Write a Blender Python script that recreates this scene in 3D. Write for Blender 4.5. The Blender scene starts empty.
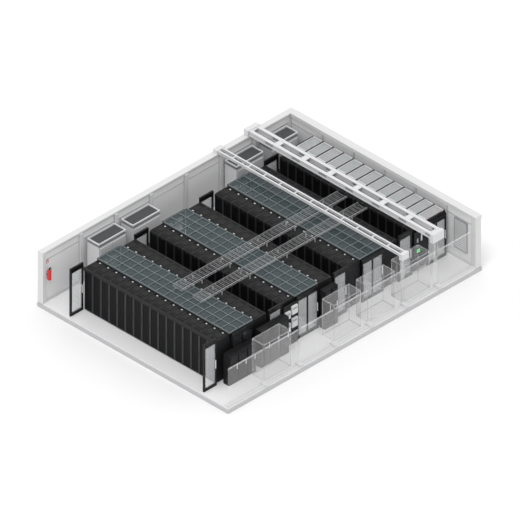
import bpy, math
from mathutils import Vector, Matrix
U=14.0; ZU=16.31
def P(a,b,z): return (a/U,-b/U,z/ZU)
sc=bpy.context.scene
try:
    sc.view_settings.view_transform='Standard'; sc.view_settings.look='None'
except Exception: pass
# ---------------- materials
def mat(name,col,rough=.5,metal=0,spec=.5,noise=0,nscale=8,alpha=None,emit=0):
    m=bpy.data.materials.new(name); m.use_nodes=True
    nt=m.node_tree; n=nt.nodes; p=n['Principled BSDF']
    p.inputs['Base Color'].default_value=(*col,1)
    p.inputs['Roughness'].default_value=rough; p.inputs['Metallic'].default_value=metal
    p.inputs['Specular IOR Level'].default_value=spec
    if emit:
        p.inputs['Emission Color'].default_value=(*col,1); p.inputs['Emission Strength'].default_value=emit
    if noise:
        tc=n.new('ShaderNodeTexCoord'); t=n.new('ShaderNodeTexNoise'); t.inputs['Scale'].default_value=nscale
        r=n.new('ShaderNodeValToRGB')
        r.color_ramp.elements[0].color=(*[c*(1-noise) for c in col],1)
        r.color_ramp.elements[1].color=(*[min(1,c*(1+noise)) for c in col],1)
        nt.links.new(tc.outputs['Object'],t.inputs['Vector'])
        nt.links.new(t.outputs['Fac'],r.inputs['Fac']); nt.links.new(r.outputs['Color'],p.inputs['Base Color'])
    if alpha is not None:
        tr=n.new('ShaderNodeBsdfTransparent'); mx=n.new('ShaderNodeMixShader')
        mx.inputs['Fac'].default_value=alpha
        out=n['Material Output']
        nt.links.new(tr.outputs[0],mx.inputs[1]); nt.links.new(p.outputs[0],mx.inputs[2])
        nt.links.new(mx.outputs[0],out.inputs['Surface'])
    return m
GROUND=mat('ground_white',(.81,.81,.81),.9,noise=.005,nscale=.3,spec=0)
FLOOR=mat('raised_floor_vinyl',(.77,.77,.775),.22,noise=.01,nscale=2,spec=.5)
SLAB=mat('slab_edge',(.46,.46,.47),.6)
WALL=mat('wall_paint',(.75,.75,.755),.6,noise=.012,nscale=1.5)
SEAM=mat('wall_seam',(.40,.40,.41),.6)
TRIM=mat('trim_paint',(.62,.62,.625),.45,spec=.3)
STEEL=mat('white_steel',(.62,.62,.63),.4,spec=.3)
UNIT=mat('unit_white',(.70,.70,.71),.4,spec=.3)
STEELD=mat('grey_steel',(.30,.31,.32),.4)
BLACK=mat('rack_black',(.006,.006,.007),.35,spec=.22)
BTOP=mat('rack_top_black',(.009,.009,.010),.5,spec=.2)
MESH=mat('rack_mesh',(.004,.004,.005),.5,spec=.12)
EDGE=mat('rack_edge',(.026,.027,.028),.35,spec=.3)
BADGE=mat('badge_white',(.6,.6,.6),.5)
GREY=mat('cabinet_black',(.008,.008,.009),.45,spec=.2)
GRILL=mat('grille_dark',(.13,.135,.14),.5)
GLASS=mat('roof_glass',(.06,.084,.092),.12,alpha=.46,spec=.5)
PGLASS=mat('pale_glass',(.50,.52,.53),.15,alpha=.5)
SMOKE=mat('smoked_glass',(.03,.033,.035),.1,alpha=.75)
CLEAR=mat('clear_glass',(.8,.82,.83),.05,alpha=.3)
GHOST=mat('frosted_glass',(.80,.80,.81),.25,alpha=.09,spec=.1)
GHOSTF=mat('frosted_glass_edge',(.80,.80,.81),.25,alpha=.24,spec=.1)
GFRAME=mat('glass_frame',(.15,.175,.18),.4)
RED=mat('extinguisher_red',(.6,.02,.015),.3)
GREEN=mat('led_green',(.02,.6,.1),.4,emit=.6)
WIRE=mat('tray_wire',(.40,.405,.41),.4,metal=.1)
# ---------------- mesh builder
class MB:
    def __init__(s): s.v=[]; s.f=[]; s.mi=[]; s.m=[]
    def mid(s,m):
        if m not in s.m: s.m.append(m)
        return s.m.index(m)
    def hexa(s,pts,m,raw=False):
        o=len(s.v)
        s.v+= pts if raw else [P(*p) for p in pts]
        k=s.mid(m)
        for f in ((0,1,2,3),(7,6,5,4),(0,4,5,1),(1,5,6,2),(2,6,7,3),(3,7,4,0)):
            s.f.append([o+i for i in f]); s.mi.append(k)
    def box(s,a0,a1,b0,b1,z0,z1,m):
        s.hexa([(a0,b0,z0),(a1,b0,z0),(a1,b1,z0),(a0,b1,z0),(a0,b0,z1),(a1,b0,z1),(a1,b1,z1),(a0,b1,z1)],m)
    def frame(s,a0,a1,b0,b1,z0,z1,w,m):
        for x in (a0,a1-w):
            for y in (b0,b1-w): s.box(x,x+w,y,y+w,z0,z1,m)
        for z in (z0,z1-w):
            for y in (b0,b1-w): s.box(a0+w,a1-w,y,y+w,z,z+w,m)
            for x in (a0,a1-w): s.box(x,x+w,b0+w,b1-w,z,z+w,m)
    def cyl(s,a,b,z0,z1,r,m,n=16,r2=None):
        r2=r if r2 is None else r2
        o=len(s.v); k=s.mid(m)
        for (z,rr) in ((z0,r),(z1,r2)):
            c=Vector(P(a,b,z))
            for i in range(n):
                t=2*math.pi*i/n; s.v.append((c.x+rr*math.cos(t),c.y+rr*math.sin(t),c.z))
        s.f.append([o+i for i in range(n)][::-1]); s.mi.append(k)
        s.f.append([o+n+i for i in range(n)]); s.mi.append(k)
        for i in range(n):
            j=(i+1)%n; s.f.append([o+i,o+j,o+n+j,o+n+i]); s.mi.append(k)
    def done(s,name,origin=None,bevel=0):
        me=bpy.data.meshes.new(name)
        org=Vector(P(*origin)) if origin else Vector((0,0,0))
        me.from_pydata([tuple(Vector(v)-org) for v in s.v],[],s.f)
        for m in s.m: me.materials.append(m)
        for p,k in zip(me.polygons,s.mi): p.material_index=k
        import bmesh
        bm=bmesh.new(); bm.from_mesh(me); bmesh.ops.recalc_face_normals(bm,faces=bm.faces); bm.to_mesh(me); bm.free()
        ob=bpy.data.objects.new(name,me); ob.location=org; sc.collection.objects.link(ob)
        return ob
def inst(ob,name,a,b,z,rotz=0):
    o=bpy.data.objects.new(name,ob.data); o.location=P(a,b,z); o.rotation_euler=(0,0,rotz); sc.collection.objects.link(o); return o
LA,LB=252,189
WH=50.5
# ---------------- ground + floor
g=MB(); g.box(-900,1200,-900,1200,-7,-4.5,GROUND); g.done('ground')
f=MB()
f.box(-1,LA+1,-1,LB+1,-4.4,-1.2,SLAB); f.box(0,LA,0,LB,-1.2,0,FLOOR)
f.done('floor')
cb=MB()
cb.box(0.2,247,LB-3.5,LB-.2,0.02,1.6,TRIM)
cb.done('trim_1')
# ---------------- walls
PIL=[38,73,108,143,178,211]
w=MB()
w.box(0,LA,0,3.6,0.02,WH-2,WALL)
w.box(-.6,LA+.6,-.6,4.4,WH-2,WH,TRIM)
w.box(-.6,2.6,-.6,4.6,0.02,WH-2,TRIM)
for p in PIL:
    w.box(p-1.5,p+1.5,3.6,5.0,0.02,WH-2,TRIM)
    w.box(p-1.9,p-1.5,3.6,3.8,0.02,WH-2,SEAM); w.box(p+1.5,p+1.9,3.6,3.8,0.02,WH-2,SEAM)
for p0,p1 in zip([2.6]+PIL,PIL+[247]):
    w.box(p0+1.9,p1-1.9,3.6,3.9,WH-9,WH-8.4,SEAM)
w.box(4,247.3,3.6,4.1,0.02,3,TRIM)
w.box(2.6,246.8,3.6,3.8,WH-3,WH-2,SEAM)
w.done('wall_left')
w=MB()
w.box(248,LA,4.7,LB,0.02,WH-3,WALL)
w.box(246.8,LA+.8,4.7,LB+.8,WH-3,WH+.4,TRIM)
w.box(247,LA+.4,LB-4,LB+.6,0.02,WH-3,TRIM)
for p in (35,66,97,128,159):
    w.box(247.2,248,p-1.2,p+1.2,0.02,WH-3,TRIM); w.box(247.8,248,p+1.2,p+1.6,0.02,WH-3,SEAM)
w.box(247.4,248,4.7,LB-4,0.02,3,TRIM)
w.box(247.7,248,4.7,LB-4,WH-10,WH-9.4,SEAM)
w.done('wall_back')
w=MB()
for p0,p1 in zip([1]+PIL,PIL+[246]):
    w.box(p0+1.2,p1-1.2,LB-2.4,LB-1.6,1.7,WH-14,GHOST)
    w.box(p0+1.2,p1-1.2,LB-2.5,LB-1.5,WH-14,WH-13.4,GHOSTF)
w.done('window_1')
w=MB()
for p in PIL:
    w.box(p-1.8,p+1.8,LB-4.4,LB+.9,1.65,3.4,TRIM)
w.done('trim_2')
# ---------------- server racks
NR=16; B0,B1=30,161; RW=(B1-B0)/NR; RD=14.6; RH=42
def rack_mesh():
    r=MB(); h=RW/2-.05; d=RD
    r.box(.9,d-.5,-h,h,1,RH,BTOP)
    r.box(1.6,d-1,-h+.3,h-.3,0,1,MESH)
    r.box(.2,.9,-h,-h+.75,1,RH-.2,EDGE); r.box(.2,.9,h-.75,h,1,RH-.2,EDGE)
    r.box(.2,.9,-h+.75,h-.75,1,2.4,BLACK); r.box(.2,.9,-h+.75,h-.75,RH-2.6,RH-.2,BLACK)
    r.box(.45,.9,-h+.75,h-.75,2.4,RH-2.6,MESH)
    for i in range(1,4):
        b=-h+.75+i*(2*h-1.5)/4; r.box(.35,.45,b-.1,b+.1,2.4,RH-2.6,BLACK)
    r.box(0,.2,h-.65,h-.25,18,24,EDGE)
    r.box(.1,.2,-.9,.9,RH-2,RH-1.2,EDGE)
    r.box(d-.5,d,-h,h,1,RH-.4,BLACK)
    r.box(.9,d-.5,-h,-h+.3,RH,RH+.25,EDGE)
    r.box(2.2,3.0,-h+1.5,h-1.5,RH,RH+.2,MESH)
    r.box(5,10,-h+1.6,h-1.6,RH,RH+.25,BLACK)
    r.box(11.3,12.1,-.6,.6,RH,RH+.3,BADGE)
    r.box(11.2,13,-h+1,-h+2,RH,RH+.2,MESH)
    return r.done('server_rack',origin=(0,0,0))
proto=rack_mesh(); first=True
ROWS=[15.2,52,80.4,117,145.4,182,210.4]
for ri,a in enumerate(ROWS):
    flip = ri in (1,3,5)
    for i in range(NR):
        b=B0+RW*(i+.5)
        if first: proto.location=P(a,b,.02); first=False; continue
        if flip: inst(proto,'server_rack',a+RD,b,.02,math.pi)
        else: inst(proto,'server_rack',a,b,.02)
# ---------------- glass roofs over contained aisles
def roof(a0,a1,gm,fm,na,nb,z=RH+.4,t=1.2):
    r=MB()
    da=(a1-a0)/na; db=(B1-B0)/nb
    for i in range(na+1):
        a=a0+i*da; w=.25
        r.box(a-w,a+w,B0,B1,z,z+t,fm)
    for j in range(nb+1):
        b=B0+j*db
        for i in range(na): r.box(a0+i*da+.25,a0+(i+1)*da-.25,b-.2,b+.2,z,z+t,fm)
    for j in range(nb):
        for i in range(na):
            r.box(a0+i*da+.25,a0+(i+1)*da-.25,B0+j*db+.2,B0+(j+1)*db-.2,z+.4,z+.6,gm)
    return r.done('aisle_glass_roof')
roof(29.3,52.4,GLASS,GFRAME,3,NR)
roof(94.5,117.4,GLASS,GFRAME,3,NR)
roof(159.5,182.4,GLASS,GFRAME,3,NR)
r=MB(); n=13; db=(B1-B0)/n
for x in (225.8,244.4): r.box(x,x+.8,B0,B1,RH+.4,RH+1.4,BLACK)
for j in range(n+1):
    b=B0+j*db; r.box(226.6,244.4,b-.6,b+.6,RH+.4,RH+1.4,BLACK)
for j in range(n):
    b=B0+j*db; y0,y1=b+.9,b+db-.9
    r.box(227.4,243.6,y0+.5,y1,RH+1.5,RH+1.9,PGLASS)
    r.box(226.6,227.4,y0,y1,RH+1.2,RH+2.2,STEEL); r.box(243.6,244.4,y0,y1,RH+1.2,RH+2.2,STEEL)
    r.box(227.4,243.6,y0,y0+.5,RH+1.4,RH+2.2,STEEL)
r.done('aisle_glass_roof')
# ---------------- aisle doors (black frame, clear glass)
def door(a0,a1,b,h=RH+3,glass=CLEAR,leaf=1):
    d=MB(); w=1.3
    d.box(a0,a0+w,b-.7,b+.7,0.02,h,BLACK); d.box(a1-w,a1,b-.7,b+.7,0.02,h,BLACK)
    d.box(a0+w,a1-w,b-.7,b+.7,h-4.5,h,BLACK); d.box(a0+w,a1-w,b-.7,b+.7,0.02,2.5,BLACK)
    d.box(a0+w,a1-w,b-.15,b+.15,2.5,h-4.5,glass)
    if leaf==2:
        m=(a0+a1)/2; d.box(m-.6,m+.6,b-.5,b+.5,2.5,h-4.5,BLACK)
    d.box(a1-w-.5,a1-w,b+.7,b+1.3,18,26,STEEL)
    return d.done('aisle_door')
for bb in (B0-1.2,B1+1.2):
    door(2.2,15,bb,h=47)
    for a0,a1 in ((66.8,80.2),(131.8,145.2),(196.8,210.2)): door(a0,a1,bb)
    for a0,a1 in ((30,51.8),(95.2,116.8),(160.2,181.8),(225.3,244.6)): door(a0,a1,bb,h=RH+.2,leaf=2,glass=SMOKE if (a0==30 and bb>100) else CLEAR)
h=MB(); h.box(13.6,15,B0-.4,B1+.4,RH-1,RH+1.2,BLACK); h.done('aisle_header_rail')
# ---------------- air conditioners on left wall
def crac(a0,a1,b0,b1,ztop,bm,gm,name):
    c=MB()
    c.box(a0,a1,b0,b1,0.02,ztop-3,bm)
    c.box(a0+.5,a1-.5,b0+.5,b1-.5,ztop-3,ztop-1.5,gm)
    c.box(a0,a1,b0,b0+.6,ztop-1.5,ztop,bm); c.box(a0,a1,b1-.6,b1,ztop-1.5,ztop,bm)
    c.box(a0,a0+.6,b0+.6,b1-.6,ztop-1.5,ztop,bm); c.box(a1-.6,a1,b0+.6,b1-.6,ztop-1.5,ztop,bm)
    n=12
    for i in range(1,n):
        b=b0+.6+(b1-b0-1.2)*i/n; c.box(a0+.6,a1-.6,b-.12,b+.12,ztop-1.5,ztop-.8,gm)
    m=(a0+a1)/2
    for x0,x1 in ((a0+.8,m-.3),(m+.3,a1-.8)):
        c.box(x0,x1,b1,b1+.4,2,ztop-5,bm)
        c.box(x0+1.5,x1-1.5,b1+.4,b1+.5,5,16,gm)
    c.box(a0-.1,a1+.1,b1,b1+.2,ztop-3.4,ztop-2.4,STEELD); c.box(a0-.2,a0,b0,b1,ztop-3.4,ztop-2.4,STEELD)
    return c.done(name)
for a in (43,77,180.5,215):
    crac(a,a+27,5.2,17,42,UNIT,GRILL,'air_conditioner')
for a in (42,112,146,181):
    c=MB(); a1=a+27
    c.box(a+.4,a1-.4,171.4,182.6,.5,35.6,GHOST); c.frame(a,a1,171,183,0.02,36,.4,GHOSTF)
    c.done('glass_air_conditioner')
# ---------------- cabinets
def cab(a0,a1,b0,b1,z,m,name):
    c=MB(); n=max(1,round((a1-a0)/9)); d=(a1-a0)/n
    for i in range(n):
        x=a0+i*d
        c.box(x+.1,x+d-.1,b0,b1,0.02,z,m)
        c.box(x+.6,x+d-.6,b1,b1+.35,2,z-1.5,m)
        c.box(x+d-1.6,x+d-1.1,b1+.35,b1+.8,z*.45,z*.6,BADGE)
        for k in range(4): c.box(x+1.5,x+d-2.2,b1+.35,b1+.5,z-5-k*1.2,z-4.5-k*1.2,EDGE)
    return c.done(name)
cab(20,47,164.2,170,30,GREY,'battery_cabinet')
cab(52,80,164.2,170,36,GREY,'battery_cabinet')
cab(117.5,131,163.1,168,38,GREY,'battery_cabinet')
s=MB()
s.box(80.8,94.6,162.9,164,0.02,40,GREY)
for (x,z,w,h) in ((81.5,28,5,7),(88,30,5.5,8),(81.5,15,5,8),(88,17,5.5,9)):
    s.box(x,x+w,164,165.4,z,z+h,TRIM); s.box(x+.8,x+w-.8,165.4,165.6,z+h-3,z+h-1.2,STEELD)
s.done('distribution_board')
s=MB(); s.box(211.5,224.5,162.9,163.8,6,40,BLACK); s.box(214,217,163.8,164,20,23,GREEN); s.box(218,219.4,163.8,164,30,36,BADGE); s.box(214,215.5,163.8,164,30,34,STEELD); s.done('status_panel')
# ---------------- roof beams
def beam(ac,hw,z0,z1,name,rw,ties,plate,tw):
    b=MB(); b0,b1=1,187.5
    for s_ in (-1,1):
        x=ac+s_*(hw-rw)
        b.box(x-rw,x+rw,b0,b1,z1-.9,z1,STEEL)
        b.box(x-rw,x+rw,b0,b1,z0,z0+.8,STEEL)
        b.box(x-rw*.4,x+rw*.4,b0,b1,z0+.8,z1-.9,STEELD)
        d=(b1-b0)/ties
        for i in range(ties):
            y=b0+i*d; b.box(x-rw*.8,x+rw*.8,y,y+plate*d,z0+.8,z1-.9,STEEL)
    for i in range(ties+1):
        y=b0+(b1-b0-tw)*i/ties; b.box(ac-hw+2*rw,ac+hw-2*rw,y,y+tw,z1-1.4,z1-.4,STEEL)
    b.box(ac-hw-1,ac+hw+1,b0-1.2,b0+3,z0-.2,z1+.5,STEEL)
    b.box(ac-hw-.6,ac+hw+.6,b1-2,b1+1,z0-3,z1+.5,STEEL)
    return b.done(name)
beam(178,2.8,WH+.3,WH+2.8,'roof_beam',.6,12,.3,1.0)
beam(211,5.0,WH+.3,WH+5.2,'roof_beam',1.3,7,.7,4.5)
cp=MB()
for p,w_ in ((178,1.3),(211,1.6)): cp.box(p-w_,p+w_,LB-4,LB-2.6,3.45,WH-2.8,GHOSTF)
cp.done('glass_column')
# ---------------- cable trays
def tray(b0,b1,a0,a1,z):
    t=MB(); r=.085
    n=6
    for i in range(n):
        b=b0+(b1-b0)*i/(n-1); t.box(a0,a1,b-r,b+r,z,z+.15,WIRE)
    for b in (b0,b1): t.box(a0,a1,b-r*1.4,b+r*1.4,z+1.6,z+1.9,WIRE)
    m=int((a1-a0)/3.7)
    for i in range(m+1):
        a=a0+(a1-a0)*i/m
        t.box(a-r,a+r,b0,b1,z-.15,z,WIRE)
        for b in (b0,b1): t.box(a-r,a+r,b-r,b+r,z,z+1.6,WIRE)
    for a in (60,88,125,153,190):
        for b in (b0,b1): t.box(a-.25,a+.25,b-.25,b+.25,RH+.3,z-.15,WIRE)
    return t.done('cable_tray')
tray(94,103,40,205,RH+4)
tray(114,123,40,205,RH+4)
# ---------------- extinguishers etc.
def ext(a,b,z,rot):
    e=MB()
    e.cyl(a,b,z,z+8,.105,RED,16); e.cyl(a,b,z+8,z+9.5,.105,RED,16,r2=.04)
    e.cyl(a,b,z+9.5,z+10.5,.035,BLACK,10); e.box(a-.3,a+1.6,b-.3,b+.3,z+10.5,z+11.2,BLACK)
    e.box(a+1.5,a+1.8,b-.2,b+.2,z+3,z+10.5,BLACK)
    if rot: e.box(a+1.2,a+2.9,b-1,b+1,z+4,z+5,STEELD)
    else: e.box(a-1,a+1,b-2.2,b-1.2,z+4,z+5,STEELD)
    return e.done('fire_extinguisher')
ext(4.2,6.1,23,False); ext(244.6,146,27,True)
s=MB(); s.box(3.0,5.6,3.7,4.0,38.2,41,RED); s.box(3.5,5.1,4.0,4.05,38.8,40.4,BADGE); s.done('fire_sign')
s=MB(); s.box(247.2,248,151,154,30,38,RED); s.box(247,247.2,151.7,153.3,33,36,BADGE); s.done('fire_alarm_box')
v=MB(); v.box(246.9,247.9,168,181,10,40,STEELD)
for i in range(14): v.box(246.6,246.9,169,180,12+i*1.95,12.9+i*1.95,TRIM)
v.done('wall_louver')
# ---------------- light
wd=bpy.data.worlds.new('world'); sc.world=wd; wd.use_nodes=True
wd.node_tree.nodes['Background'].inputs[0].default_value=(1,1,1,1); wd.node_tree.nodes['Background'].inputs[1].default_value=1.0
sl=bpy.data.lights.new('sun','SUN'); sl.energy=1.1; sl.angle=math.radians(25)
so=bpy.data.objects.new('sun',sl); sc.collection.objects.link(so)
dvec=Vector((.45,.25,-1.0)); so.rotation_euler=dvec.to_track_quat('-Z','Y').to_euler(); so.location=(5,-5,20)
# ---------------- camera
cd=bpy.data.cameras.new('camera'); cd.type='ORTHO'; cd.ortho_scale=520/(U*math.sqrt(2)); cd.clip_end=500
co=bpy.data.objects.new('camera',cd); sc.collection.objects.link(co)
el=math.asin(.567); tgt=Vector(P(147,74.0,0))
dr=Vector((-math.cos(el)/math.sqrt(2),-math.cos(el)/math.sqrt(2),math.sin(el)))
co.location=tgt+dr*60; co.rotation_euler=(-dr).to_track_quat('-Z','Y').to_euler()
sc.camera=co
